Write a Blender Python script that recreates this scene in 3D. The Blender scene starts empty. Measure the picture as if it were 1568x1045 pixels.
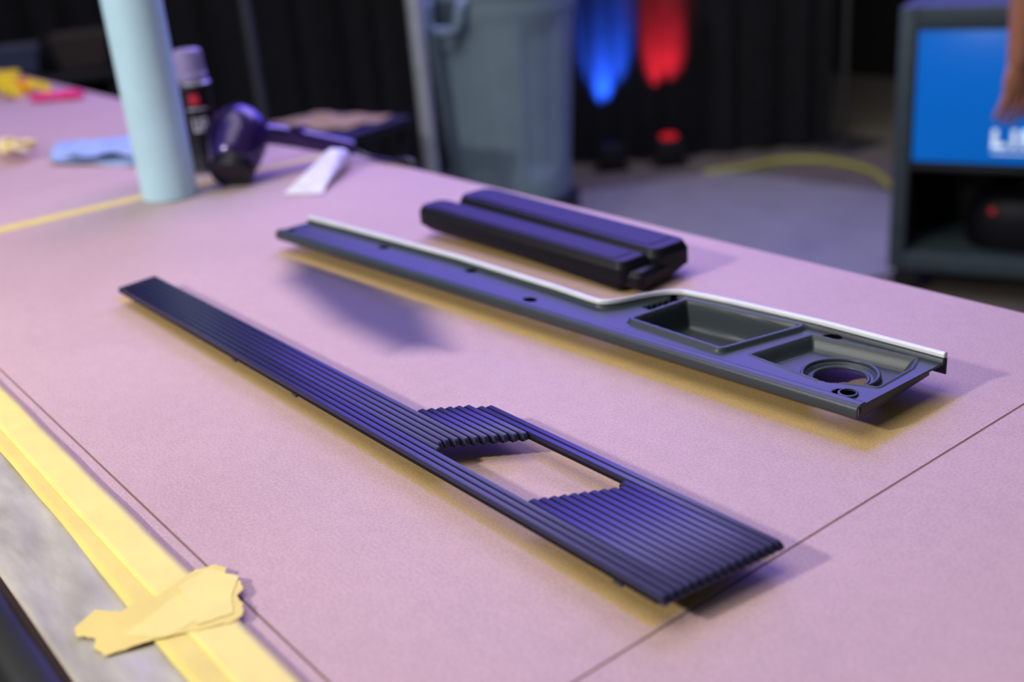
import bpy, bmesh, math, random
import numpy as np
from mathutils import Vector, Matrix
random.seed(4); rng=np.random.default_rng(3)
scn=bpy.context.scene
COL=bpy.context.collection
TZ=0.90   # table top height

def lin(r,g,b):
    f=lambda c:(c/255/12.92) if c/255<=.04045 else ((c/255+.055)/1.055)**2.4
    return (f(r),f(g),f(b),1)

# ------------------------------------------------------------ materials
def mat(name,col,rough=.5,metal=0,var=.12,scale=40,bump=0,bscale=None,emit=None,estr=0,coat=0,spec=None,stretch=None):
    m=bpy.data.materials.new(name); m.use_nodes=True
    nt=m.node_tree; n=nt.nodes; L=nt.links
    b=n['Principled BSDF']
    b.inputs['Roughness'].default_value=rough; b.inputs['Metallic'].default_value=metal
    if coat: b.inputs['Coat Weight'].default_value=coat
    if spec is not None: b.inputs['Specular IOR Level'].default_value=spec
    tc=n.new('ShaderNodeTexCoord'); nz=n.new('ShaderNodeTexNoise')
    src=tc.outputs['Object']
    if stretch:
        mp=n.new('ShaderNodeMapping'); mp.inputs['Scale'].default_value=stretch; mp.inputs['Rotation'].default_value=(0,0,.6)
        L.new(src,mp.inputs['Vector']); src=mp.outputs['Vector']
    nz.inputs['Scale'].default_value=scale; nz.inputs['Detail'].default_value=4
    L.new(src,nz.inputs['Vector'])
    r=n.new('ShaderNodeValToRGB')
    c=Vector(col[:3])
    r.color_ramp.elements[0].position=.3; r.color_ramp.elements[1].position=.7
    r.color_ramp.elements[0].color=(*(c*(1-var)),1); r.color_ramp.elements[1].color=(*(c*(1+var)),1)
    L.new(nz.outputs['Fac'],r.inputs['Fac']); L.new(r.outputs['Color'],b.inputs['Base Color'])
    if bump:
        n2=n.new('ShaderNodeTexNoise'); n2.inputs['Scale'].default_value=bscale or scale
        n2.inputs['Detail'].default_value=3
        L.new(src,n2.inputs['Vector'])
        bp=n.new('ShaderNodeBump'); bp.inputs['Strength'].default_value=bump; bp.inputs['Distance'].default_value=.002
        L.new(n2.outputs['Fac'],bp.inputs['Height']); L.new(bp.outputs['Normal'],b.inputs['Normal'])
    if emit:
        b.inputs['Emission Color'].default_value=emit; b.inputs['Emission Strength'].default_value=estr
    return m

def paper_mat():
    m=bpy.data.materials.new('painted_kraft_board'); m.use_nodes=True
    nt=m.node_tree; n=nt.nodes; L=nt.links; b=n['Principled BSDF']
    b.inputs['Roughness'].default_value=.6; b.inputs['Specular IOR Level'].default_value=.3
    tc=n.new('ShaderNodeTexCoord')
    big=n.new('ShaderNodeTexNoise'); big.inputs['Scale'].default_value=3.0; big.inputs['Detail'].default_value=5
    fine=n.new('ShaderNodeTexNoise'); fine.inputs['Scale'].default_value=420; fine.inputs['Detail'].default_value=5
    fib=n.new('ShaderNodeTexNoise'); fib.inputs['Scale'].default_value=60; fib.inputs['Detail'].default_value=4
    for t in (big,fine,fib): L.new(tc.outputs['Object'],t.inputs['Vector'])
    r=n.new('ShaderNodeValToRGB'); r.color_ramp.elements[0].position=.3; r.color_ramp.elements[1].position=.72
    r.color_ramp.elements[0].color=lin(191,160,159); r.color_ramp.elements[1].color=lin(202,170,168)
    L.new(big.outputs['Fac'],r.inputs['Fac'])
    def mul(a,fac_node,lo,hi,p0,p1):
        mr=n.new('ShaderNodeMapRange'); mr.inputs[1].default_value=p0; mr.inputs[2].default_value=p1
        mr.inputs[3].default_value=lo; mr.inputs[4].default_value=hi
        L.new(fac_node.outputs['Fac'],mr.inputs[0])
        mx=n.new('ShaderNodeMix'); mx.data_type='RGBA'; mx.blend_type='MULTIPLY'; mx.inputs[0].default_value=1
        L.new(a,mx.inputs[6]); L.new(mr.outputs[0],mx.inputs[7]); return mx.outputs[2]
    at=n.new('ShaderNodeAttribute'); at.attribute_name='pigment_shadow'
    sep=n.new('ShaderNodeSeparateColor'); L.new(at.outputs['Color'],sep.inputs[0])
    mx=n.new('ShaderNodeMix'); mx.data_type='RGBA'; L.new(sep.outputs[0],mx.inputs[0])
    L.new(r.outputs['Color'],mx.inputs[6]); mx.inputs[7].default_value=lin(196,164,110)
    shadow_mix=n.new('ShaderNodeMix'); shadow_mix.data_type='RGBA'; L.new(sep.outputs[1],shadow_mix.inputs[0])
    L.new(mx.outputs[2],shadow_mix.inputs[6]); shadow_mix.inputs[7].default_value=lin(78,70,94)  # dark tint for the cast shadow painted into the board colour
    gz=n.new('ShaderNodeMix'); gz.data_type='RGBA'; L.new(sep.outputs[2],gz.inputs[0])
    L.new(shadow_mix.outputs[2],gz.inputs[6]); gz.inputs[7].default_value=lin(146,146,148)
    c=mul(gz.outputs[2],fine,.88,1.05,.38,.6)
    c=mul(c,fib,.96,1.03,.3,.7)
    L.new(c,b.inputs['Base Color'])
    bp=n.new('ShaderNodeBump'); bp.inputs['Strength'].default_value=.15; bp.inputs['Distance'].default_value=.0005
    L.new(fine.outputs['Fac'],bp.inputs['Height']); L.new(bp.outputs['Normal'],b.inputs['Normal'])
    return m

M={}
M['paper']=paper_mat()
M['slat']=mat('satin_indigo_paint',lin(28,28,58),.36,0,.08,60,.05,500)
M['slatbase']=mat('dark_backing',lin(8,8,15),.7,0,.1,60,spec=.2)
M['trim']=mat('satin_grey_paint',lin(48,57,62),.42,.0,.06,30,.06,600,spec=.42)
M['trim_dark']=mat('hole_black',lin(4,4,5),.9,spec=.05)  # depth shade of the holes painted as near-black; standoffs share it
M['silver']=mat('bare_metal_edge',lin(215,218,224),.4,.1,.05,50)
M['black_soft']=mat('matte_black_plastic',lin(14,13,22),.5,0,.15,80,.1,400,spec=.25)
M['black']=mat('black_rubber',lin(14,14,16),.5)
M['seam']=mat('board_edge_brown',lin(130,104,86),.8)
M['tape']=mat('masking_tape',lin(228,206,112),.55,0,.05,25,.5,60)
M['tape2']=mat('masking_tape_layered',lin(236,216,126),.55,0,.05,25,.5,60)
M['film']=mat('masking_film',lin(178,172,156),.32,0,.22,14,.9,16,stretch=(1,3.2,1))
M['drape']=mat('black_velour',lin(32,32,36),.9,0,.15,20,spec=.1)
M['floor']=mat('concrete',lin(112,104,94),.6,0,.15,3,.1,20)
M['mat']=mat('grey_floor_mat',lin(138,138,130),.7,0,.08,8,.1,60)
M['wall']=mat('dark_wall',lin(34,31,30),.9)

# ------------------------------------------------------------ mesh helpers
def link(name,me,mats=(),smooth=False,auto=None):
    o=bpy.data.objects.new(name,me); COL.objects.link(o)
    for m in mats: me.materials.append(m)
    if smooth:
        me.polygons.foreach_set('use_smooth',[True]*len(me.polygons))
    if auto is not None:
        bm=bmesh.new(); bm.from_mesh(me)
        for e in bm.edges:
            if len(e.link_faces)==2 and e.calc_face_angle(0)>auto: e.smooth=False
        for f in bm.faces: f.smooth=True
        bm.to_mesh(me); bm.free()
    return o
def mesh(name,v,f,m,smooth=False,auto=None):
    me=bpy.data.meshes.new(name); me.from_pydata([tuple(a) for a in v],[],[tuple(a) for a in f]); me.validate(); me.update()
    return link(name,me,[m] if not isinstance(m,(list,tuple)) else m,smooth,auto)
def recalc(o):
    bm=bmesh.new(); bm.from_mesh(o.data); bmesh.ops.recalc_face_normals(bm,faces=bm.faces[:]); bm.to_mesh(o.data); bm.free(); return o
def group(name,loc,parts):
    e=bpy.data.objects.new(name,None); COL.objects.link(e); e.location=loc; e.empty_display_size=.05
    for p in parts:
        p.parent=e; p.matrix_parent_inverse=Matrix.Translation(-Vector(loc))
    return e
def box(name,c,d,m,rz=0,bev=.003,seg=2):
    bm=bmesh.new(); bmesh.ops.create_cube(bm,size=1)
    bmesh.ops.scale(bm,vec=d,verts=bm.verts)
    if bev: bmesh.ops.bevel(bm,geom=bm.edges[:]+bm.verts[:],offset=min(bev,min(d)*.45),segments=seg,affect='EDGES',profile=.5)
    bmesh.ops.rotate(bm,cent=(0,0,0),matrix=Matrix.Rotation(rz,3,'Z'),verts=bm.verts)
    bmesh.ops.translate(bm,vec=c,verts=bm.verts)
    me=bpy.data.meshes.new(name); bm.to_mesh(me); bm.free()
    return link(name,me,[m],auto=.7)
def frame(ax):
    ax=Vector(ax).normalized(); t=Vector((0,0,1)) if abs(ax.z)<.95 else Vector((1,0,0))
    a=t.cross(ax).normalized(); b=ax.cross(a); return a,b,ax
def lathe(name,prof,base,axis,m,seg=48,rf=None,auto=.6,sx=1,sy=1):
    a,b,c=frame(axis) if tuple(axis)!=(0,0,1) else (Vector((1,0,0)),Vector((0,1,0)),Vector((0,0,1)))
    v=[];f=[]; base=Vector(base)
    for i,(r,z) in enumerate(prof):
        for j in range(seg):
            t=2*math.pi*j/seg; rr=r if rf is None else rf(r,z,t)
            v.append(base+a*(rr*math.cos(t)*sx)+b*(rr*math.sin(t)*sy)+c*z)
    for i in range(len(prof)-1):
        for j in range(seg):
            k=(j+1)%seg; f.append((i*seg+j,i*seg+k,(i+1)*seg+k,(i+1)*seg+j))
    f.append(tuple(range(seg))[::-1]); f.append(tuple((len(prof)-1)*seg+j for j in range(seg)))
    return recalc(mesh(name,v,f,m,auto=auto))
def catmull(P,n=8):
    P=[Vector(p) for p in P]; out=[]
    for i in range(len(P)-1):
        p0=P[max(i-1,0)];p1=P[i];p2=P[i+1];p3=P[min(i+2,len(P)-1)]
        for k in range(n):
            t=k/n; out.append(.5*((2*p1)+(p2-p0)*t+(2*p0-5*p1+4*p2-p3)*t*t+(3*p1-p0-3*p2+p3)*t**3))
    out.append(P[-1]); return out
def tube(name,P,r,m,seg=12,smooth_n=8,flat=1):
    Q=catmull(P,smooth_n) if smooth_n else [Vector(p) for p in P]
    v=[];f=[];N=len(Q); prev=None
    for i,p in enumerate(Q):
        d=(Q[min(i+1,N-1)]-Q[max(i-1,0)]).normalized()
        if prev is None: a,b,_=frame(d)
        else:
            a=(prev-d*prev.dot(d)).normalized(); b=d.cross(a)
        prev=a
        rr=r(i/(N-1)) if callable(r) else r
        for j in range(seg):
            t=2*math.pi*j/seg; v.append(p+a*(rr*math.cos(t))+b*(rr*flat*math.sin(t)))
    for i in range(N-1):
        for j in range(seg):
            k=(j+1)%seg; f.append((i*seg+j,i*seg+k,(i+1)*seg+k,(i+1)*seg+j))
    f.append(tuple(range(seg))[::-1]); f.append(tuple((N-1)*seg+j for j in range(seg)))
    return recalc(mesh(name,v,f,m,auto=1.0))
def prism(name,poly,z0,z1,m,bev=0):
    bm=bmesh.new(); vs=[bm.verts.new((x,y,z0)) for x,y in poly]; fc=bm.faces.new(vs)
    r=bmesh.ops.extrude_face_region(bm,geom=[fc]); 
    bmesh.ops.translate(bm,vec=(0,0,z1-z0),verts=[e for e in r['geom'] if isinstance(e,bmesh.types.BMVert)])
    bmesh.ops.recalc_face_normals(bm,faces=bm.faces[:])
    me=bpy.data.meshes.new(name); bm.to_mesh(me); bm.free(); return link(name,me,[m],auto=.7)
def loft(name,rings,m,auto=.6,close=True):
    n=len(rings[0]); v=[p for r in rings for p in r]; f=[]
    for i in range(len(rings)-1):
        for j in range(n):
            k=(j+1)%n; f.append((i*n+j,i*n+k,(i+1)*n+k,(i+1)*n+j))
    if close: f.append(tuple(range(n))[::-1]); f.append(tuple((len(rings)-1)*n+j for j in range(n)))
    return recalc(mesh(name,v,f,m,auto=auto))
def skin(name,v,e,rad,m,sub=2):
    me=bpy.data.meshes.new(name); me.from_pydata([tuple(a) for a in v],e,[]); me.update()
    o=link(name,me,[m]); md=o.modifiers.new('skin','SKIN'); md.use_smooth_shade=True
    for i,r in enumerate(rad):
        d=me.skin_vertices[0].data[i]; d.radius=(r,r) if not isinstance(r,tuple) else r; d.use_root=(i==0)
    s=o.modifiers.new('sub','SUBSURF'); s.levels=sub; s.render_levels=sub
    return o

# signed distance to polygon (negative inside), numpy
def sdf(px,py,poly):
    d=np.full(px.shape,1e9); ins=np.zeros(px.shape,bool); n=len(poly)
    for i in range(n):
        ax,ay=poly[i];bx,by=poly[(i+1)%n]; ex,ey=bx-ax,by-ay; wx,wy=px-ax,py-ay
        t=np.clip((wx*ex+wy*ey)/(ex*ex+ey*ey),0,1); d=np.minimum(d,np.hypot(wx-ex*t,wy-ey*t))
        c=((ay>py)!=(by>py))&(px<(bx-ax)*(py-ay)/((by-ay) if by!=ay else 1e-9)+ax); ins^=c
    return np.where(ins,-d,d)
def sstep(a,b,x):
    t=np.clip((x-a)/(b-a),0,1); return t*t*(3-2*t)

# ------------------------------------------------------------ room
def slab(name,x0,x1,y0,y1,z0,z1,m): return box(name,((x0+x1)/2,(y0+y1)/2,(z0+z1)/2),(x1-x0,y1-y0,z1-z0),m,bev=0)
slab('floor',-9,4,-4,6.6,-.1,0,M['floor'])
slab('wall_back',-9,4,6.6,6.75,0,5,M['wall'])
slab('wall_left',-9.15,-9,-4,6.6,0,5,M['wall'])

# ------------------------------------------------------------ work table
parts=[]
bx0,bx1,by0,by1=-2.2,-.43,.2362,1.07
nx=640; ny=300
gx=np.linspace(bx0,bx1,nx); gy=np.linspace(by0,by1,ny)
PX,PY=np.meshgrid(gx,gy); 
pan=[(-1.410,.4165),(-.434,.4175),(-.4305,.538),(-.742,.541),(-.79,.480),(-1.41,.476)]
hol=[(-.716,.447),(-.684,.515),(-.560,.515),(-.556,.500),(-.598,.445)]
p2=[(-1.42,.653),(-.95,.682),(-.474,.709),(-.473,.848),(-.80,.832),(-.83,.752),(-1.42,.722)]
blk=[(-1.30,.838),(-.90,.848),(-.90,.945),(-1.28,.93)]
jit=(rng.random(PX.shape)-.5)*.0010
bare=1-sstep(-.002,.003,sdf(PX,PY,pan)+jit)
bare*=sstep(-.007,.0,sdf(PX,PY,hol)+jit)
bare=np.maximum(bare,1-sstep(-.003,.004,sdf(PX,PY,p2)+jit))
bare=np.maximum(bare,1-sstep(-.004,.008,sdf(PX,PY,blk)+jit))
shadow_poly=[(-1.37,.655),(-1.29,.60),(-1.10,.565),(-.97,.563),(-.925,.61),(-1.06,.675),(-1.30,.70)]
shadow_patch=.95*(1-sstep(-.035,.028,sdf(PX,PY,shadow_poly)))  # armrest pad's cast shadow, painted as a soft dark patch
gr=.45*(1-sstep(-.08,.14,sdf(PX,PY,[(-2.0,.55),(-1.8,.5),(-1.72,.72),(-1.8,.85),(-2.0,.8)])))
me=bpy.data.meshes.new('board_main')
V=np.stack([PX.ravel(),PY.ravel(),np.full(PX.size,TZ)],1)
i=np.arange((nx-1)*(ny-1)); r=i//(nx-1); c=i%(nx-1); a=r*nx+c
F=np.stack([a,a+1,a+nx+1,a+nx],1)
me.from_pydata(V.tolist(),[],F.tolist()); me.update()
ca=me.color_attributes.new('pigment_shadow','FLOAT_COLOR','POINT')
cc=np.stack([bare.ravel(),(shadow_patch*(1-.85*bare)).ravel(),gr.ravel(),np.ones(PX.size)],1).astype(np.float32)
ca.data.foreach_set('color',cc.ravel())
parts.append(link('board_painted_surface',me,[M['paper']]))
parts.append(slab('board_core',bx0,bx1,by0,by1,TZ-.012,TZ-.0002,M['paper']))
g=.0022
parts.append(slab('board_b',bx1+g,.75,by0,by1,TZ-.012,TZ,M['paper']))
parts.append(slab('board_c',-4.9,bx0-g,by0,by1,TZ-.012,TZ,M['paper']))
parts.append(slab('board_d',-4.9,.75,.115,by0-g,TZ-.012,TZ,M['paper']))
parts.append(slab('seam_core_right',bx1,bx1+g,by0,by1,TZ-.012,TZ-.0005,M['seam']))
parts.append(slab('seam_core_front',-4.9,.75,by0-g,by0,TZ-.012,TZ-.0005,M['seam']))
parts.append(slab('table_core',-4.9,.75,.105,1.068,TZ-.045,TZ-.0121,M['black']))
parts.append(tube('edge_bumper',[(-4.9,.099,TZ-.020),(.75,.099,TZ-.020)],.020,M['black'],24,0))
parts.append(slab('apron_back',-4.8,.65,1.02,1.04,TZ-.16,TZ-.046,M['black']))
parts.append(slab('apron_front',-4.8,.65,.14,.16,TZ-.16,TZ-.046,M['black']))
for x in (-4.75,-2.1,.6):
    for y in (.16,1.01): parts.append(box('leg',(x,y,(TZ-.05)/2),(.05,.05,TZ-.05),M['black']))
group('work_table',(-2,.6,0),parts)

# masking film, tapes
def strip(name,x0,x1,ya,yb,z,m,amp=.0015,n=240,k=6,lift=.0003,wr=0):
    v=[];f=[]; ph=[random.random()*6 for _ in range(8)]
    for i in range(n+1):
        x=x0+(x1-x0)*i/n
        e0=ya(x)+amp*(math.sin(x*11+ph[0])+.4*math.sin(x*43+ph[1])+.3*(random.random()-.5))
        e1=yb(x)+amp*(math.sin(x*9+ph[2])+.4*math.sin(x*41+ph[3])+.3*(random.random()-.5))
        for j in range(k+1):
            t=j/k; y=e0+(e1-e0)*t
            zz=z+lift*(.5+.5*math.sin(x*47+y*130+ph[4]))+wr*(.5+.5*math.sin(x*38+y*95+ph[5])*math.sin(x*13-y*50+ph[6]))
            v.append((x,y,zz))
    for i in range(n):
        for j in range(k):
            a=i*(k+1)+j; f.append((a,a+k+1,a+k+2,a+1))
    o=mesh(name,v,f,m,smooth=True); 
    s=o.modifiers.new('s','SOLIDIFY'); s.thickness=.0002; s.offset=1
    return o
L0=lambda c:(lambda x:c)
tp=[strip('strip_lower',-2.6,-.2,lambda x:.173-.006*sstep(-.9,-.6,x),L0(.209),TZ+.0044,M['tape'],.0005),
    strip('strip_upper',-2.6,-.2,L0(.187),L0(.2195),TZ+.0050,M['tape2'],.0005)]
cr0=[(-.705,.131),(-.716,.150),(-.700,.163),(-.706,.178),(-.700,.19),(-.708,.21),(-.712,.224),(-.707,.238),(-.697,.241),(-.690,.237),(-.672,.241),(-.662,.238),(-.659,.231),(-.646,.230),(-.634,.224),(-.632,.214),(-.64,.195),(-.652,.167),(-.655,.152),(-.658,.137),(-.672,.134),(-.682,.139),(-.694,.130)]
def ragged(poly,k=5,a=.0007):
    out=[]
    for i in range(len(poly)):
        x0,y0=poly[i];x1,y1=poly[(i+1)%len(poly)]
        for q in range(k): t=q/k; out.append((x0+(x1-x0)*t+random.uniform(-a,a),y0+(y1-y0)*t+random.uniform(-a,a)))
    return out
tp.append(prism('torn_cross_piece',ragged(cr0),TZ+.0056,TZ+.0059,M['tape']))
tp.append(prism('torn_cross_overlap',ragged([(-.70,.205),(-.705,.232),(-.68,.243),(-.66,.228),(-.64,.22),(-.645,.196)]),TZ+.0062,TZ+.0064,M['tape2']))
tp.append(prism('torn_cross_overlap_b',ragged([(-.672,.155),(-.69,.20),(-.676,.222),(-.652,.205),(-.648,.175)]),TZ+.0060,TZ+.0061,M['tape2']))
group('masking_tape',(-1.2,.2,TZ),tp)
strip('masking_film',-2.6,.4,L0(.113),L0(.196),TZ+.0012,M['film'],.0003,700,24,.0002,.0026)
t2=[prism('strip_a',ragged([(-1.945,.24),(-1.905,.24),(-1.92,.60),(-1.925,.95),(-1.925,1.065),(-1.955,1.065),(-1.955,.8),(-1.955,.5)],8,.0005),TZ+.0003,TZ+.0006,M['tape'])]
group('masking_tape',(-1.92,.7,TZ),t2)

# ------------------------------------------------------------ slatted trim panel
def slatted():
    v=[];f=[];mi=[]
    kk=.981
    x00,y00=-1.41*kk,.4225*kk; th=math.atan2(.0075,.975); ct,st=math.cos(th),math.sin(th)
    W=lambda u,w,z:(x00+u*kk*ct-w*kk*st,y00+u*kk*st+w*kk*ct,z)
    pitch=.00678; N=16
    zb=.9178
    prof=[(-.0027,-.0006),(-.0027,.0045),(-.0023,.0054),(0,.0056),(.0023,.0054),(.0027,.0045),(.0027,-.0006)]
    def seg(u0,u1,w):
        s=len(v); K=len(prof)
        us=[(u0,0),(u0+.0015,.6),(u0+.004,1),(u1-.004,1),(u1-.0015,.6),(u1,0)]
        for u,k in us:
            for (a,h) in prof: v.append(W(u,w+a,zb+h*(.35+.65*k)))
        for i in range(len(us)-1):
            for j in range(K-1):
                f.append((s+i*K+j,s+(i+1)*K+j,s+(i+1)*K+j+1,s+i*K+j+1)); mi.append(0)
        f.append(tuple(s+j for j in range(K))[::-1]); mi.append(0)
        e=s+(len(us)-1)*K; f.append(tuple(e+j for j in range(K))); mi.append(0)
        f.append((s,s+K-1,e+K-1,e)); mi.append(0)
    def base(u0,u1,w):
        s=len(v); h=pitch/2+.00005
        for z in (zb-.0012,zb+.0010):
            for (u,a) in ((u0,-h),(u1,-h),(u1,h),(u0,h)): v.append(W(u,w+a,z))
        for q in ((0,3,2,1),(4,5,6,7),(0,1,5,4),(1,2,6,5),(2,3,7,6),(3,0,4,7)):
            f.append(tuple(s+k for k in q)); mi.append(1)
    for i in range(N):
        w=.0034+pitch*i
        end=.976+.0008*i
        if i<8: st_=0-.0012*i
        else: st_=.609+(i-8)*.0052+ (0.006 if i>13 else 0)
        segs=[(st_,end)]
        if 3<=i<=13:
            t=(i-3)/10
            hl=.683+.042*max(0,(t-.18)/.82) ; 
            if i==3: hl=.690
            hr=.810+.041*t
            if i==13: hr=.842
            segs=[(st_,hl),(hr,end)]
        for k,(a,b) in enumerate(segs):
            seg(a,b,w); base(a+.002,b-(.006 if b>.95 else .002),w)
    me=bpy.data.meshes.new('slats'); me.from_pydata(v,[],f); me.update()
    o=link('slats',me,[M['slat'],M['slatbase']]); me.polygons.foreach_set('material_index',mi)
    recalc(o); bm=bmesh.new(); bm.from_mesh(me)
    for e in bm.edges:
        if len(e.link_faces)==2 and e.calc_face_angle(0)>.6: e.smooth=False
    for q in bm.faces: q.smooth=True
    bm.to_mesh(me); bm.free()
    P=[o]
    for (u,w) in ((.335,.0016),(.47,.0016),(.93,.0016)):
        x,y,_=W(u,w,0); P.append(box('clip_tab',(x,y+.001,zb-.003),(.009,.003,.006),M['trim'],th,.0008))
    for (u,w) in ((.05,.036),(.3,.040),(.55,.040),(.93,.07),(.88,.085),(.90,.04)):
        x,y,_=W(u,w,0); P.append(box('support_foot',(x,y,(TZ+zb)/2),(.008,.008,zb-TZ-.0006),M['slatbase'],th,.0008))
    return group('slatted_trim_panel',(-.92,.48,TZ),P)
slatted()

# ------------------------------------------------------------ console trim with recesses
def console():
    x0,y0=-1.425,.664; th=math.atan2(.061,.932); ct,st=math.cos(th),math.sin(th)
    nu=660; nv=100; UE=.932
    us=np.linspace(0,UE,nu)
    bu=[0,.1,.331,.516,.575,.592,.604,.614,.624,.640,.70,.802,.942]
    bv=[.058,.060,.0615,.053,.048,.0475,.060,.090,.112,.1235,.129,.1325,.128]
    vb=np.interp(us,bu,bv); k=np.ones(9)/9; vb=np.convolve(np.pad(vb,4,mode='edge'),k,'valid')
    t=np.linspace(0,1,nv)
    U=np.repeat(us[None,:],nv,0); Vv=t[:,None]*(vb[None,:]-.0055)
    z=np.full(U.shape,.930)
    z-=.0012*(1-sstep(.0,.004,Vv))
    z-=.0016*sstep(.009,.0105,Vv)
    mi=np.zeros(U.shape,int)
    R=[(.650,.037),(.656,.106),(.784,.114),(.764,.030)]
    d=sdf(U,Vv,R)-.004
    z+=.0050*(1-sstep(.003,.0055,d))
    z-=.031*(1-sstep(-.008,-.0008,d))
    S=[(.622,.074),(.630,.114),(.644,.112),(.638,.072)]
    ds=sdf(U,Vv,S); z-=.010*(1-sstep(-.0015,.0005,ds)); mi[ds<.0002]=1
    R2=[(.795,.038),(.808,.108),(.908,.116),(.916,.095),(.918,.045),(.871,.028)]
    d2=sdf(U,Vv,R2)-.002
    z-=.012*(1-sstep(-.010,.0,d2))
    z+=.0014*(1-sstep(.0,.002,np.abs(d2-.001)))
    cx,cy=.872,.060
    dr=np.hypot(U-cx,Vv-cy)
    ringm=(1-sstep(.032,.0345,dr))
    z=z*(1-ringm)+.9215*ringm
    z-=.003*(1-sstep(.028,.030,dr))
    hole=dr<.0245
    for (hu,hv,hr) in ((.200,.042,.0060),(.374,.046,.0060),(.509,.018,.0060),(.822,.119,.006),(.905,.017,.0065),(.013,.016,.0055)):
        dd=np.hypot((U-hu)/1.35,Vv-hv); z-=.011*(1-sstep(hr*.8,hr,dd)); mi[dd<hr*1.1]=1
    one=np.ones(nu)
    fr=[(-.0004,.9165),(-.0022,.9180),(-.0028,.9205),(-.0026,.925),(-.0018,.9278),(-.0008,.9286)]
    rr=[(us,one*a,one*b,np.zeros(nu,int)) for a,b in fr]
    for j in range(nv): rr.append((us,Vv[j],z[j],mi[j]))
    vb2=vb-.0055
    for (o_,zz,m_) in ((.0003,.9335,2),(.0008,.9365,2),(.0016,.9380,2),(.0046,.9380,2),(.0056,.9366,2),(.0060,.932,2),(.0060,.916,0)):
        rr.append((us,vb2+o_,one*zz,np.full(nu,m_)))
    UU=np.array([q[0] for q in rr]);VV=np.array([q[1] for q in rr]);ZZ=np.array([q[2] for q in rr]);MM=np.array([q[3] for q in rr])
    UU=UU+ (UU/UE)*(.010*np.clip(VV/.13,0,1))
    XX=x0+UU*ct-VV*st; YY=y0+UU*st+VV*ct
    n0=UU.shape[0]
    Vt=np.stack([XX.ravel(),YY.ravel(),ZZ.ravel()],1)
    hm=np.zeros(UU.shape,bool); hm[len(fr):len(fr)+nv]=hole
    f=[];fm=[]
    for r in range(n0-1):
        for c in range(nu-1):
            if hm[r,c] and hm[r+1,c+1]: continue
            a=r*nu+c; f.append((a,a+1,a+nu+1,a+nu)); fm.append(int(MM[r,c]) if r<n0-2 else 0)
    me=bpy.data.meshes.new('shell'); me.from_pydata(Vt.tolist(),[],f); me.update()
    o=link('shell',me,[M['trim'],M['trim_dark'],M['silver']],smooth=True); me.polygons.foreach_set('material_index',fm)
    s=o.modifiers.new('s','SOLIDIFY'); s.thickness=.0016; s.offset=-1
    P=[o]
    W=lambda u,v,z:Vector((x0+u*ct-v*st,y0+u*st+v*ct,z))
    cxs=cx*(1+.010*cy/.13/UE)
    def ring(name,r,rt,z,m):
        return tube(name,[W(cxs+r*math.cos(a),cy+r*math.sin(a),z) for a in np.linspace(0,2*math.pi,49)],rt,m,10,0)
    P.append(ring('cup_ring',.0335,.0022,.9222,M['trim']))
    P.append(ring('cup_hole_lip',.0250,.0018,.9180,M['trim']))
    P.append(lathe('screw_boss',[(.0088,0),(.0088,.0012),(.0078,.0018),(.0068,.0018),(.0066,-.004),(.0068,0.0)],W(.911,.017,.9286),(0,0,1),M['trim'],32))
    for u in (.3,.55,.925):
        w1=.05 if u<.6 else .12
        a=W(u,.006,.9205);b=W(u+(.009 if u>.9 else 0),w1,.9205)
        cc=(a+b)/2; P.append(box('rib',cc,(.002,(b-a).length,.012),M['trim'],th,.0005))
    for (u,v) in ((.05,.038),(.35,.042),(.56,.038)):
        P.append(box('standoff',W(u,v,(TZ+.920)/2),(.007,.007,.920-TZ),M['trim_dark'],th,.001))
    return group('console_trim_panel',(-.95,.74,TZ),P)
console()

# ------------------------------------------------------------ black twin-bar armrest pad
def bar(name,a,b,hw,z0a,z0b,h,r,m,prof=None):
    a=Vector((*a,0));b=Vector((*b,0)); d=(b-a); Ln=d.length; d.normalize(); n=Vector((-d.y,d.x,0))
    def ring(ins,k):
        R=max(.002,r-ins*.3); pts=[]; L2=Ln/2-ins; w=hw-ins
        for (sx,sy,st) in ((1,1,0),(-1,1,90),(-1,-1,180),(1,-1,270)):
            for q in range(7):
                t=math.radians(st+q*15); el=2.0 if sx<0 else 1.0; lx=sx*(L2-R*el)+R*el*math.cos(t); ly=sy*(w-R)+R*math.sin(t)
                p=(a+b)/2+d*lx+n*ly; s=(lx+Ln/2)/Ln
                pts.append(Vector((p.x,p.y,z0a*(1-s)+z0b*s+h*k)))
        return pts
    return loft(name,[ring(i_,k_) for i_,k_ in (prof or ((.009,0),(.0015,.22),(0,.24),(0,.74),(.0008,.78),(.0042,.97),(.0056,1)))],m,auto=.40)
TP=((0,0),(0,.5),(.0012,1))
P=[bar('front_bar',(-1.312,.853),(-.902,.868),.0262,.913,.905,.034,.012,M['black_soft']),
   bar('back_bar',(-1.290,.914),(-.893,.921),.0322,.915,.906,.038,.014,M['black_soft']),
   bar('lower_shell',(-1.27,.885),(-.91,.893),.048,.9145,.9005,.012,.012,M['black_soft']),
   bar('front_top_pad',(-1.290,.853),(-.922,.866),.0165,.9465,.9385,.0018,.006,M['black_soft'],TP),
   bar('back_top_pad',(-1.266,.914),(-.915,.921),.0215,.9525,.9435,.0018,.007,M['black_soft'],TP),
   bar('end_cap',(-.935,.885),(-.889,.893),.040,.904,.903,.024,.010,M['black_soft'])]
P.append(box('foot',(-1.24,.885,.908),(.03,.05,.0145),M['black_soft']))
group('armrest_pad',(-1.1,.89,TZ),P)

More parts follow.
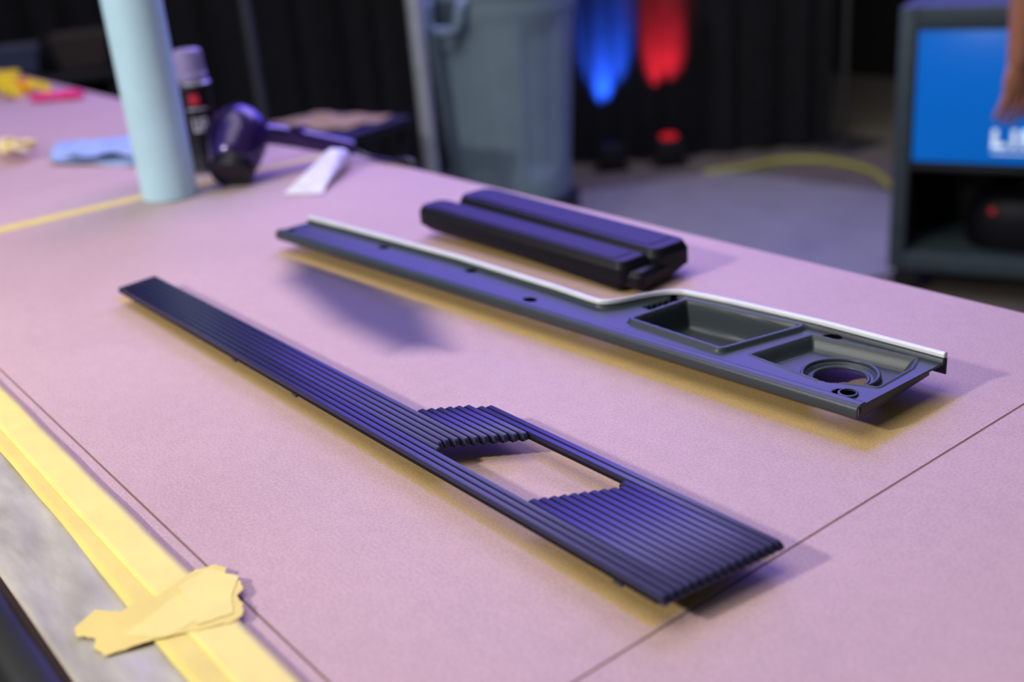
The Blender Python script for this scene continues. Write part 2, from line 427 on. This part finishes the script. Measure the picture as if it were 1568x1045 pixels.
# ------------------------------------------------------------ light-blue roll
M['bluetube']=mat('pale_blue_film',lin(180,218,232),.38,0,.05,14,.25,18)
lathe('masking_film_roll',[(.040,.0),(.0465,.0),(.048,.002),(.0495,.598),(.048,.6),(.040,.6),(.022,.598),(.02,.55)],(-1.895,.694,TZ+.0007),(0,0,1),M['bluetube'],64,
      rf=lambda r,z,t:r*(1+.004*math.sin(3*t+z*9)))

# ------------------------------------------------------------ spray can
def spraycan():
    bx,by=-2.035,.828; P=[]
    M['can']=mat('can_black',lin(11,11,15),.45,0,.1,20,spec=.3); M['cap']=mat('can_cap',lin(140,130,165),.35)
    M['red']=mat('label_red',lin(190,35,50),.4); M['white']=mat('label_white',lin(205,202,215),.45)
    M['steel']=mat('steel',lin(120,120,130),.35,.9)
    P.append(lathe('body',[(.030,0),(.0335,.002),(.034,.005),(.0325,.008),(.0325,.158),(.034,.161),(.034,.164),(.031,.168),(.027,.176),(.021,.181)],(bx,by,TZ+.0005),(0,0,1),M['can']))
    P.append(lathe('rim',[(.0335,0),(.0352,.001),(.0352,.004),(.0335,.005)],(bx,by,TZ+.001),(0,0,1),M['steel']))
    P.append(lathe('shoulder',[(.030,0),(.0345,.001),(.0345,.005),(.030,.009),(.026,.013)],(bx,by,TZ+.162),(0,0,1),M['steel']))
    P.append(lathe('cap',[(.0285,0),(.0305,.001),(.0305,.012),(.0285,.014),(.0275,.045),(.026,.054),(.020,.057),(.0,.058)],(bx,by,TZ+.172),(0,0,1),M['cap']))
    def patch(name,a0,a1,z0,z1,m,r=.0331):
        n=8; v=[];f=[]
        for i in range(n+1):
            t=math.radians(a0+(a1-a0)*i/n)
            for z in (z0,z1): v.append((bx+r*math.cos(t),by+r*math.sin(t),TZ+z))
        for i in range(n): f.append((2*i,2*i+2,2*i+3,2*i+1))
        P.append(mesh(name,v,f,m))
    c=-12
    patch('label_band',c-75,c+75,.010,.036,mat('label_grey',lin(34,34,44),.5),.0328)
    patch('logo',c-30,c+2,.130,.150,M['red'])
    patch('logo_line',c-40,c+25,.121,.1235,M['white'])
    for k,a in (('l1',-30),('l2',-14)): patch('letter_U_'+k,c+a,c+a+5,.082,.106,M['white'])
    patch('letter_U_b',c-30,c-9,.080,.0845,M['white'])
    patch('letter_P_s',c-3,c+2,.080,.106,M['white']); patch('letter_P_t',c-3,c+16,.102,.106,M['white'])
    patch('letter_P_m',c-3,c+16,.090,.0935,M['white']); patch('letter_P_r',c+12,c+16,.090,.106,M['white'])
    group('spray_can',(bx,by,TZ),P)
spraycan()

# ------------------------------------------------------------ hair dryer
M['dryer']=mat('dryer_shell',lin(50,30,88),.25,.35,.15,20,coat=.3)
M['dryerblk']=mat('dryer_black',lin(24,22,34),.35)
b0=Vector((-1.860,.805,.9375)); top=Vector((-1.925,.868,1.008)); ax=(top-b0).normalized()
P=[lathe('barrel',[(.034,.010),(.041,.016),(.045,.028),(.050,.048),(.0535,.068),(.054,.085),(.051,.102),(.044,.115),(.033,.124),(.016,.127)],b0-ax*.012,ax,M['dryer'],40),
   lathe('nozzle',[(.030,0),(.036,0),(.037,.004),(.038,.022),(.035,.030),(.028,.030)],b0-ax*.024,ax,M['dryerblk'],40),
   lathe('rear_grille',[(.034,0),(.036,.004),(.030,.010),(.018,.013),(.004,.014)],b0+ax*.110,ax,M['dryerblk'],32)]
for k in range(5): P.append(lathe('nozzle_rib',[(.0372,0),(.0388,.0005),(.0388,.0015),(.0372,.002)],b0-ax*(.020-.004*k),ax,M['dryerblk'],32))
P.append(tube('handle',[(-1.90,.86,.980),(-1.888,.915,.968),(-1.862,.98,.945),(-1.835,1.035,.924)],lambda t:.024-.004*t,M['dryer'],16,8,.85))
P.append(box('switch',(-1.868,.945,.979),(.012,.03,.006),M['dryerblk'],-.4,.002))
P.append(tube('power_cord',[(-1.835,1.035,.922),(-1.80,1.055,.908),(-1.75,1.066,.9055),(-1.70,1.085,.902),(-1.685,1.094,.80),(-1.70,1.12,.5)],.0045,M['dryerblk'],8))
group('hair_dryer',(-1.87,.85,TZ),P)

# ------------------------------------------------------------ white squeeze tube
M['wplastic']=mat('white_plastic',lin(222,220,226),.4)
a=Vector((-1.690,.845,TZ+.003)); b=Vector((-1.80,.985,TZ+.024)); d=(b-a); n=Vector((-d.y,d.x,0)).normalized()
rings=[]
for t,wd,hh in ((0,.036,.0014),(.08,.036,.0016),(.1,.034,.004),(.4,.029,.012),(.75,.0235,.019),(.9,.0225,.0215),(.93,.019,.018),(.95,.012,.012)):
    c=a+d*t; c.z=TZ+.001+hh
    rings.append([c+n*(wd*math.cos(q))+Vector((0,0,1))*(hh*math.sin(q)) for q in np.linspace(0,2*math.pi,28,endpoint=False)])
P=[loft('tube_body',rings,M['wplastic'],auto=1.0)]
P.append(lathe('screw_cap',[(.016,0),(.0175,.001),(.0165,.024),(.0145,.026)],a+d*.95+Vector((0,0,-.0035)),(d.x,d.y,0.0),M['wplastic'],28,rf=lambda r,z,t:r*(1+.02*math.cos(14*t))))
group('squeeze_tube',(-1.75,.92,TZ),P)

# ------------------------------------------------------------ folded blue wipe
def cloth(name,poly4,z,m,amp=.006,n=30,sd=1):
    A,B,C_,D_=[Vector((*p,0)) for p in poly4]; v=[];f=[]; random.seed(sd); ph=[random.random()*6 for _ in range(5)]
    for i in range(n+1):
        for j in range(n+1):
            s=i/n;t=j/n; p=A*(1-s)*(1-t)+B*s*(1-t)+C_*s*t+D_*(1-s)*t
            h=amp*max(0,(1+math.sin(s*7+ph[0]+t*3)*math.cos(t*6+ph[1])+.5*math.sin(s*15+t*11+ph[2])))
            v.append((p.x+.004*math.sin(t*9),p.y+.004*math.sin(s*8),z+h))
    for i in range(n):
        for j in range(n):
            q=i*(n+1)+j; f.append((q,q+n+1,q+n+2,q+1))
    o=mesh(name,v,f,m,smooth=True); s=o.modifiers.new('s','SOLIDIFY'); s.thickness=.0015; s.offset=0; return o
M['bluecloth']=mat('blue_wipe',lin(150,172,212),.8)
P=[cloth('lower_fold',[(-2.62,.72),(-2.40,.64),(-2.18,.76),(-2.42,.90)],TZ+.0012,M['bluecloth'],.006,sd=2),
   cloth('upper_fold',[(-2.52,.74),(-2.38,.665),(-2.22,.77),(-2.42,.87)],TZ+.016,M['bluecloth'],.005,sd=5)]
group('shop_towel',(-2.4,.77,TZ),P)
# crumpled tape
M['cream']=mat('cream_tape',lin(240,224,140),.6)
P=[]
for i in range(6):
    cx,cy=-2.66+.030*i,.650-.008*i+.010*math.sin(i*2)
    P.append(tube('curl',[(cx+.034*math.cos(t),cy+.022*math.sin(t),TZ+.014+.008*math.sin(t*1.7+i)+.004*i) for t in np.linspace(i,i+5,8)],.009,M['cream'],8,4,.25))
group('crumpled_masking_tape',(-2.58,.64,TZ),P)
# pink marker
M['pink']=mat('pink_plastic',lin(225,40,130),.4); M['yellow']=mat('yellow_plastic',lin(245,215,40),.4); M['orange']=mat('orange_plastic',lin(235,140,40),.45)
md=Vector((.62,.78,0)).normalized()
P=[lathe('barrel',[(.008,0),(.012,.003),(.013,.02),(.013,.105),(.009,.115)],Vector((-3.37,.89,TZ+.0155)),md,M['pink'],20),
   lathe('cap',[(.0145,0),(.015,.002),(.014,.045),(.010,.05)],Vector((-3.37,.89,TZ+.0155))+md*.10,md,M['pink'],20)]
group('marker_pen',(-3.33,.93,TZ),P)
def clampo():
    c=Vector((-3.62,.93,TZ)); P=[]
    for s in (1,-1):
        P.append(tube('jaw',[c+Vector((-.09,-.055*s,.02)),c+Vector((-.02,-.012*s,.022)),c+Vector((.05,.045*s,.022)),c+Vector((.13,.040*s,.02))],lambda t:.018-.004*abs(t-.5),M['yellow'],12,6,.8))
        P.append(box('pad',c+Vector((-.10,-.055*s,.017)),(.035,.022,.030),M['orange'],.5*s,.004))
    P.append(lathe('pivot',[(.018,0),(.019,.002),(.019,.036),(.014,.04)],c+Vector((.01,.01,.001)),(0,0,1),M['orange'],24))
    group('spring_clamp',c,P)
clampo()
P=[lathe('ring',[(.030,0),(.045,0),(.046,.002),(.046,.034),(.045,.036),(.030,.036)],(-3.95,.98,TZ+.0003),(0,0,1),M['yellow'],40),
   lathe('core',[(.026,.001),(.0298,.001),(.0298,.0362),(.026,.0362)],(-3.95,.98,TZ),(0,0,1),M['cream'],40)]
group('tape_roll',(-3.95,.98,TZ),P)

# ------------------------------------------------------------ trash can
def trash():
    cx,cy=-3.52,2.70; ZB=.20
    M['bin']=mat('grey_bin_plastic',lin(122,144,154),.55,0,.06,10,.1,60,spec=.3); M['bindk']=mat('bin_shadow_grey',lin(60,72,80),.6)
    def rf(r,z,t):
        if .12<z<.70:
            k=(math.cos(t*6+.6)); s=1/(1+math.exp(-k*14)); e=min(1,(z-.12)/.03,(.70-z)/.03); return r-.012*s*e
        return r
    prof=[(.22,0),(.235,.003),(.24,.02)]+[(.24+.055*i/24,.02+.70*i/24) for i in range(1,25)]+[(.300,.735),(.302,.76),(.302,.80),(.312,.805),(.314,.83),(.308,.838),(.295,.836),(.285,.80),(.23,.03)]
    P=[lathe('body',prof,(cx,cy,ZB),(0,0,1),M['bin'],144,rf,auto=.5)]
    P.append(lathe('dolly_tray',[(.20,.125),(.27,.13),(.275,.15),(.275,.195),(.262,.20),(.24,.1985)],(cx,cy,0),(0,0,1),M['black'],48))
    for k in range(5):
        t=2*math.pi*k/5; x,y=cx+.20*math.cos(t),cy+.20*math.sin(t)
        P.append(lathe('caster',[(.02,-.016),(.047,-.014),(.048,0),(.047,.014),(.02,.016)],(x,y,.0485),(math.sin(t),math.cos(t),.001),M['black'],20)); P.append(box('fork',(x,y,.11),(.03,.03,.04),M['black']))
    for ang in (-74,106):
        t=math.radians(ang); d=Vector((math.cos(t),math.sin(t),0)); s=Vector((-d.y,d.x,0)); c=Vector((cx,cy,ZB-.165))+d*.296
        Q=[c+s*-.075+Vector((0,0,.965)),c+s*-.075+d*.03+Vector((0,0,.95)),c+s*-.06+d*.045+Vector((0,0,.875)),c+s*0+d*.048+Vector((0,0,.865)),c+s*.06+d*.045+Vector((0,0,.875)),c+s*.075+d*.03+Vector((0,0,.95)),c+s*.075+Vector((0,0,.965))]
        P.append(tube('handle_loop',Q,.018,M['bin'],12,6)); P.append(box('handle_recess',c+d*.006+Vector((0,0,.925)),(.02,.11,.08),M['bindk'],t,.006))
        P.append(box('handle_gusset',c+d*.015+Vector((0,0,.835)),(.03,.06,.07),M['bin'],t,.01))
    group('trash_can',(cx,cy,0),P)
trash()

# ------------------------------------------------------------ drape on frame, poles
def drape(name,a,b,h,n,m,amp=.028,wl=.21):
    a=Vector((*a,0));b=Vector((*b,0)); d=b-a; Ln=d.length; d.normalize(); nn=Vector((d.y,-d.x,0)); v=[];f=[]; K=14
    for i in range(n+1):
        s=Ln*i/n
        for k in range(K+1):
            z=.02+(h-.02)*k/K; am=amp*(1-.35*k/K)
            w=am*math.sin(2*math.pi*s/wl+1.2*math.sin(s*3.1))+.25*am*math.sin(2*math.pi*s/(wl*.37)+s)
            p=a+d*s+nn*w; v.append((p.x,p.y,z))
    for i in range(n):
        for k in range(K): q=i*(K+1)+k; f.append((q,q+K+1,q+K+2,q+1))
    return mesh(name,v,f,m,smooth=True)
M['pole']=mat('aluminium_pole',lin(150,156,160),.35,.6); M['dpole']=mat('dark_pole',lin(60,60,62),.5,.3)
P=[drape('fabric',(-7.4,-.15),(-3.50,4.78),3.0,900,M['drape'])]
P.append(tube('crossbar',[(-7.45,-.2,3.0),(-3.46,4.83,3.0)],.02,M['dpole'],12,0))
for x,y in ((-7.45,-.2),(-3.46,4.83)): P.append(lathe('upright',[(.018,0),(.018,3.0)],(x,y,.01),(0,0,1),M['dpole'],16)); P.append(box('base_plate',(x,y,.007),(.3,.3,.012),M['dpole']))
group('stage_drape',(-5.4,2.3,0),P)
def pole(x,y,r,h,m):
    P=[lathe('mast',[(r,.02),(r,h*.5),(r*1.25,h*.5+.001),(r*1.25,h*.5+.04),(r*.85,h*.5+.041),(r*.85,h)],(x,y,0),(0,0,1),m,24)]
    P.append(lathe('base',[(.16,0),(.165,.004),(.16,.015),(.04,.03),(r*1.2,.06)],(x,y,0),(0,0,1),M['black'],32))
    group('stand_pole',(x,y,0),P)
pole(-3.43,2.26,.028,2.4,mat('light_pole',lin(176,184,190),.45,.3))
pole(-4.35,2.05,.022,2.4,mat('dim_pole',lin(70,72,76),.5,.4))

# uplights
def uplight(px,py,col,en,ecol,tilt,es,spot):
    d=Vector((.78,-.62,0)); P=[]
    c=Vector((px,py,0))+d*.15
    P.append(box('housing',c+Vector((0,0,.085)),(.14,.12,.12),M['black'],math.atan2(.78,.62),.012))
    if es: lensm=mat('lens',lin(90,10,10),.3,emit=ecol,estr=es)
    else: lensm=mat('lens_glass',lin(8,8,14),.3)
    P.append(lathe('lens',[(.038,0),(.044,.001),(.044,.010),(.034,.014)],c+Vector((0,0,.146)),(.12,-.1,.98),lensm,28))
    P.append(box('yoke',c+Vector((0,0,.012)),(.18,.06,.02),M['black'],math.atan2(.78,.62),.003))
    e=group('uplight',(c.x,c.y,0),P)
    l=bpy.data.lights.new('uplight_beam','SPOT'); l.energy=en; l.color=col; l.spot_size=math.radians(spot); l.spot_blend=1; l.shadow_soft_size=.008
    o=bpy.data.objects.new('beam',l); COL.objects.link(o)
    o.location=c+Vector((0,0,.175)); tgt=c-d*tilt+Vector((0,0,1.0))
    o.rotation_euler=(o.location-tgt).to_track_quat('Z','Y').to_euler()
    o.parent=e; o.matrix_parent_inverse=Matrix.Translation(-Vector((c.x,c.y,0)))
uplight(-4.20,3.87,(.02,.12,1),620,(.03,.1,1,1),.38,0,44)
uplight(-4.02,4.10,(1,.02,.04),480,(1,.02,.04,1),.34,.45,38)

# yellow hose, floor mat
tube('yellow_hose',[(-3.62,3.95,.016),(-3.52,4.15,.016),(-3.47,4.33,.016),(-3.30,4.45,.016),(-3.0,4.40,.016),(-2.72,4.19,.016),(-2.35,4.1,.016),(-2.0,4.3,.016)],.016,mat('hose_yellow',lin(170,170,70),.5),12)
prism('floor_mat',[(-3.95,3.15),(-3.57,4.05),(-2.72,4.15),(-2.12,3.28),(-2.3,1.9),(-3.2,1.9)],.0,.012,M['mat'])

# ------------------------------------------------------------ utility cart with kraft sheet
P=[box('top_tray',(-3.15,1.70,.70),(.42,.34,.03),M['black'],.3),box('low_tray',(-3.15,1.70,.25),(.42,.34,.03),M['black'],.3)]
for sx in (-.18,.18):
    for sy in (-.14,.14):
        x=-3.15+sx*math.cos(.3)-sy*math.sin(.3); y=1.70+sx*math.sin(.3)+sy*math.cos(.3)
        P.append(tube('post',[(x,y,.03),(x,y,.70)],.012,M['black'],10,0)); P.append(lathe('wheel',[(.01,-.012),(.029,-.01),(.029,.01),(.01,.012)],(x,y,.03),(0,1,.001),M['black'],16))
kr=cloth('kraft_sheet',[(-3.30,1.56),(-2.98,1.66),(-3.02,1.86),(-3.34,1.76)],.718,mat('kraft',lin(160,134,90),.7),.006,sd=9); P.append(kr)
group('utility_cart',(-3.15,1.7,0),P)

# ------------------------------------------------------------ back table with bins
P=[box('top',(-5.75,1.15,.73),(.7,1.7,.04),M['black'],-.35)]
for sx,sy in ((-.28,-.75),(.28,-.75),(-.28,.75),(.28,.75)):
    x=-5.75+sx*math.cos(-.35)-sy*math.sin(-.35); y=1.15+sx*math.sin(-.35)+sy*math.cos(-.35)
    P.append(box('leg',(x,y,.355),(.05,.05,.71),M['black']))
group('display_table',(-5.75,1.15,0),P)
cols=[(90,62,50),(42,36,60),(120,88,60),(58,66,90),(52,42,38)]
for i in range(5):
    t=(i-2)*.31; x=-5.72-t*math.sin(-.35); y=1.15+t*math.cos(-.35)
    m=mat('bin_plastic_%d'%i,lin(*cols[i]),.5)
    w,l,h=.2,.25,.12+.03*(i%3); z=.751
    def rg(s,zz): return [Vector((x+(a*w/2*s)*math.cos(-.35)-(b_*l/2*s)*math.sin(-.35),y+(a*w/2*s)*math.sin(-.35)+(b_*l/2*s)*math.cos(-.35),zz)) for a,b_ in ((-1,-1),(1,-1),(1,1),(-1,1))]
    loft('storage_bin',[rg(.82,z),rg(.98,z+h*.85),rg(1.06,z+h*.86),rg(1.06,z+h),rg(.96,z+h),rg(.80,z+.01)],m,auto=.5)

# ------------------------------------------------------------ kiosk with screen
KA=math.atan2(.378,.926); ex=Vector((.926,.378,0)); en=Vector((-.378,.926,0)); KO=Vector((-1.985,3.12,0))
K=lambda u,n,z:KO+ex*u+en*n+Vector((0,0,z))
M['kiosk']=mat('kiosk_grey',lin(62,76,82),.5,spec=.3)
def kb(name,u0,u1,n0,n1,z0,z1,m,bev=.004): return box(name,K((u0+u1)/2,(n0+n1)/2,(z0+z1)/2),(u1-u0,n1-n0,z1-z0),m,KA,bev)
scr=mat('screen_blue',lin(8,80,165),.3,0,.02,3,emit=lin(5,98,185),estr=.7,spec=.15)
tx=mat('screen_text',lin(220,235,245),.3,emit=lin(220,235,245),estr=.6)
P=[kb('post_left',-.050,0,0,.42,.09,.93,M['kiosk']),kb('post_right',.72,.778,0,.42,.09,.93,M['kiosk']),
   kb('top_beam',0,.72,0,.42,.865,.93,M['kiosk']),kb('mid_shelf',0,.72,.0,.42,.425,.445,M['black']),
   kb('base_shelf',0,.72,0,.42,.09,.15,M['kiosk']),kb('back_panel',0,.72,.40,.42,.15,.865,M['black']),
   kb('side_liner',0,.004,.004,.40,.15,.445,M['black']),
   kb('screen_bezel',.0,.72,.010,.05,.445,.865,M['black']),kb('screen_glass',.008,.712,.006,.012,.455,.858,scr,.001)]
for u in (0,.72):
    for n_ in (.05,.37): P.append(lathe('caster',[(.015,-.015),(.044,-.013),(.044,.013),(.015,.015)],K(u,n_,.0445),tuple(en),M['black'],24))
u=.24; za,zb_=.505,.562; zm=.533
for (a,b_,z0,z1) in ((0,.014,za,zb_),(.0,.042,za,za+.014),(.055,.069,za,zb_),(.085,.099,za,zb_),(.085,.130,zb_-.014,zb_),(.085,.122,zm-.005,zm+.008),(.150,.164,za,zb_),(.150,.195,zb_-.014,zb_),(.150,.195,za,za+.014),(.215,.229,za,zb_),(.215,.26,za,za+.014)):
    P.append(kb('letter',u+a,u+b_,.0035,.006,z0,z1,tx,0))
P.append(kb('caption_line',u,u+.25,.0035,.006,.488,.492,tx,0))
group('display_kiosk',tuple(K(.36,.2,0)),P)
rings=[]
for z,s in ((.151,.82),(.16,.96),(.20,1.0),(.27,.98),(.31,.90),(.335,.70),(.34,.5)):
    rings.append([K(.40+.24*s*math.copysign(abs(math.cos(q))**.6,math.cos(q)),.20+.14*s*math.copysign(abs(math.sin(q))**.6,math.sin(q)),z) for q in np.linspace(0,2*math.pi,32,endpoint=False)])
P=[loft('bag_body',rings,M['black_soft'],auto=1.0),tube('bag_handle',[K(.32,.16,.335),K(.36,.15,.385),K(.44,.15,.385),K(.48,.16,.335)],.009,M['black'],10)]
redm=mat('red_indicator',lin(130,20,20),.4,emit=(1,.03,.03,1),estr=.2)
P.append(box('red_tag',K(.25,.075,.285),(.018,.012,.018),redm,KA,.003))
group('equipment_bag',tuple(K(.4,.2,.15)),P)

# ------------------------------------------------------------ person standing at kiosk
def person():
    fw=Vector((-.378,.926,0)); rt=Vector((.926,.378,0)); B=Vector((-1.310,3.070,0))
    Q=lambda r,f,z:B+rt*r+fw*f+Vector((0,0,z))
    sk=mat('skin',lin(190,128,98),.5,0,.08,60); sh=mat('dark_shirt',lin(26,26,32),.85,0,.15,90); pt=mat('dark_trousers',lin(22,23,30),.85); hr=mat('hair',lin(28,20,16),.7); so=mat('shoe',lin(20,20,22),.5)
    P=[]
    v=[Q(0,0,.98),Q(0,-.01,1.12),Q(0,0,1.28),Q(0,0,1.40),Q(0,.01,1.49)]
    e=[(0,1),(1,2),(2,3),(3,4)]; r=[(.15,.11),(.14,.10),(.165,.115),(.13,.095),(.06,.06)]
    for s in (-1,1):
        i=len(v); v+=[Q(s*.175,0,1.415),Q(s*.235,-.01,1.26),Q(s*.262,-.015,1.13)]; e+=[(3,i),(i,i+1),(i+1,i+2)]; r+=[.072,.062,.060]
    P.append(skin('shirt',v,e,r,sh))
    v=[Q(0,0,.97)];e=[];r=[(.145,.11)]
    for s in (-1,1):
        i=len(v); v+=[Q(s*.09,0,.88),Q(s*.105,.005,.70),Q(s*.11,.015,.50),Q(s*.115,-.01,.30),Q(s*.12,-.02,.10)]; e+=[(0,i),(i,i+1),(i+1,i+2),(i+2,i+3),(i+3,i+4)]; r+=[.092,.082,.064,.058,.05]
    P.append(skin('trousers',v,e,r,pt))
    for s in (-1,1): 
        P.append(skin('shoe',[Q(s*.12,-.05,.045),Q(s*.122,.04,.047),Q(s*.128,.15,.035)],[(0,1),(1,2)],[.042,.046,.033],so))
    for s in (-1,1):
        el=Q(s*.268,-.015,1.10); wr=Q(s*.283,.01,.815)
        wd=(rt*(-s*.72)+fw*.69).normalized(); td=Vector((wd.y,-wd.x,0))*(1 if s<0 else -1)
        P.append(skin('forearm',[Q(s*.262,-.013,1.16),el,el.lerp(wr,.35),wr,wr+Vector((0,0,-.02))],[(0,1),(1,2),(2,3),(3,4)],[.050,.052,.047,.031,.029],sk))
        pal=[]
        for z,w,tk,of in ((.012,.026,.020,0),(-.015,.031,.019,.001),(-.035,.038,.018,.002),(-.060,.042,.016,.003),(-.085,.042,.013,.004),(-.094,.037,.010,.004)):
            c=wr+Vector((0,0,z+.003))+wd*of
            pal.append([c+wd*(w*math.cos(q))+td*(tk*math.sin(q)) for q in np.linspace(0,2*math.pi,24,endpoint=False)])
        P.append(loft('palm',pal,sk,auto=1.2))
        for k,(o,Lf,sp) in enumerate(((.033,.076,.24),(.012,.088,.07),(-.010,.082,-.09),(-.031,.066,-.28))):
            p0=wr+Vector((0,0,-.068))+wd*(o*.9+.004); q0=wr+Vector((0,0,-.092))+wd*(o+.004)
            p1=q0+Vector((0,0,-Lf*.45))+wd*(sp*Lf*.45)-td*(Lf*.08)
            p2_=p1+Vector((0,0,-Lf*.32))+wd*(sp*Lf*.2)-td*(Lf*.14)
            p3=p2_+Vector((0,0,-Lf*.26))-td*(Lf*.18)
            P.append(skin('finger_%d'%(k+1),[p0,q0,p1,p2_,p3],[(0,1),(1,2),(2,3),(3,4)],[.010,.0112,.0100,.0088,.0068],sk))
        t0=wr+Vector((0,0,-.025))+wd*.015; t1=wr+Vector((0,0,-.050))+wd*.048; t2_=t1+Vector((0,0,-.034))+wd*.020-td*.008; t3=t2_+Vector((0,0,-.028))+wd*.006-td*.010
        P.append(skin('thumb',[t0,t1,t2_,t3],[(0,1),(1,2),(2,3)],[.015,.0145,.0115,.0085],sk))
    P.append(skin('neck',[Q(0,.0,1.47),Q(0,.012,1.57)],[(0,1)],[.055,.052],sk))
    hd=[]
    for z,w,dp,of in ((1.535,.03,.03,.05),(1.55,.045,.055,.04),(1.58,.062,.08,.02),(1.62,.070,.093,.01),(1.66,.074,.098,.005),(1.70,.074,.097,.0),(1.735,.064,.084,-.003),(1.76,.042,.055,-.005),(1.77,.015,.02,-.005)):
        hd.append([Q(w*math.cos(q),of+dp*math.sin(q)+(.012 if abs(q-math.pi/2)<.18 and 1.59<z<1.64 else 0),z) for q in np.linspace(0,2*math.pi,32,endpoint=False)])
    P.append(loft('head',hd,sk,auto=1.3))
    P.append(skin('nose',[Q(0,.10,1.665),Q(0,.118,1.635)],[(0,1)],[.007,.011],sk))
    P.append(box('mouth',Q(0,.098,1.60),(.045,.012,.008),mat('lips',lin(150,80,72),.5),KA,.003))
    for s in (-1,1):
        P.append(lathe('eye',[(.001,0),(.010,.003),(.010,.008),(.001,.012)],Q(s*.03,.088,1.66),tuple(fw),mat('eye_white',lin(225,222,218),.3),16))
        P.append(skin('ear',[Q(s*.073,0,1.675),Q(s*.078,-.01,1.645),Q(s*.073,-.002,1.62)],[(0,1),(1,2)],[.012,.012,.009],sk))
    ha=[]
    for z,w,dp,of in ((1.60,.055,.05,-.05),(1.65,.078,.080,-.025),(1.69,.080,.098,-.012),(1.73,.076,.098,-.004),(1.765,.056,.072,-.004),(1.785,.02,.03,-.004)):
        ha.append([Q(w*math.cos(q),of+dp*math.sin(q),z) for q in np.linspace(0,2*math.pi,32,endpoint=False)])
    P.append(loft('hair',ha,hr,auto=1.3))
    group('person',(B.x,B.y,0),P)
person()

# ------------------------------------------------------------ lights
def area(name,loc,tgt,size,en,col,sy=None):
    l=bpy.data.lights.new(name,'AREA'); l.energy=en; l.color=col; l.size=size
    if sy: l.shape='RECTANGLE'; l.size_y=sy
    o=bpy.data.objects.new(name,l); COL.objects.link(o); o.location=loc
    o.rotation_euler=(Vector(loc)-Vector(tgt)).to_track_quat('Z','Y').to_euler(); return o
area('overhead_fill',(-1.6,.0,3.8),(-1.6,.5,0),2.6,62,(1,.96,.93))  # unseen soft fill added above the table
area('overhead_fill',(-2.6,3.2,3.6),(-2.9,2.9,0),2.0,38,(1,.97,.93))  # unseen fill added to brighten the trash can and floor
area('key_lamp',(-1.35,-1.6,2.25),(-1.0,.5,.9),.16,52,(1,.96,.92))
area('stage_wash_blue',(-2.95,2.95,2.95),(-.8,.65,.9),3.1,140,(.17,.11,1),2.8)
w=bpy.data.worlds.new('w'); scn.world=w; w.use_nodes=True
w.node_tree.nodes['Background'].inputs[0].default_value=(.8,.85,1,1); w.node_tree.nodes['Background'].inputs[1].default_value=.11
scn.view_settings.view_transform='Standard'

# ------------------------------------------------------------ camera
X=Vector((.6222,.7788,-.0792)); Y=Vector((-.2473,.2919,.9238)); X.normalize(); Z=X.cross(Y).normalized(); Y=Z.cross(X)
cd=bpy.data.cameras.new('camera'); cam=bpy.data.objects.new('camera',cd); COL.objects.link(cam)
Mx=Matrix((X,Y,Z)).transposed().to_4x4(); Mx.translation=Vector((0,0,1.35)); cam.matrix_world=Mx
cd.lens=1700/1568*36; cd.sensor_width=36; cd.clip_start=.02
cd.dof.use_dof=True; cd.dof.focus_distance=.96; cd.dof.aperture_fstop=2.7
scn.camera=cam
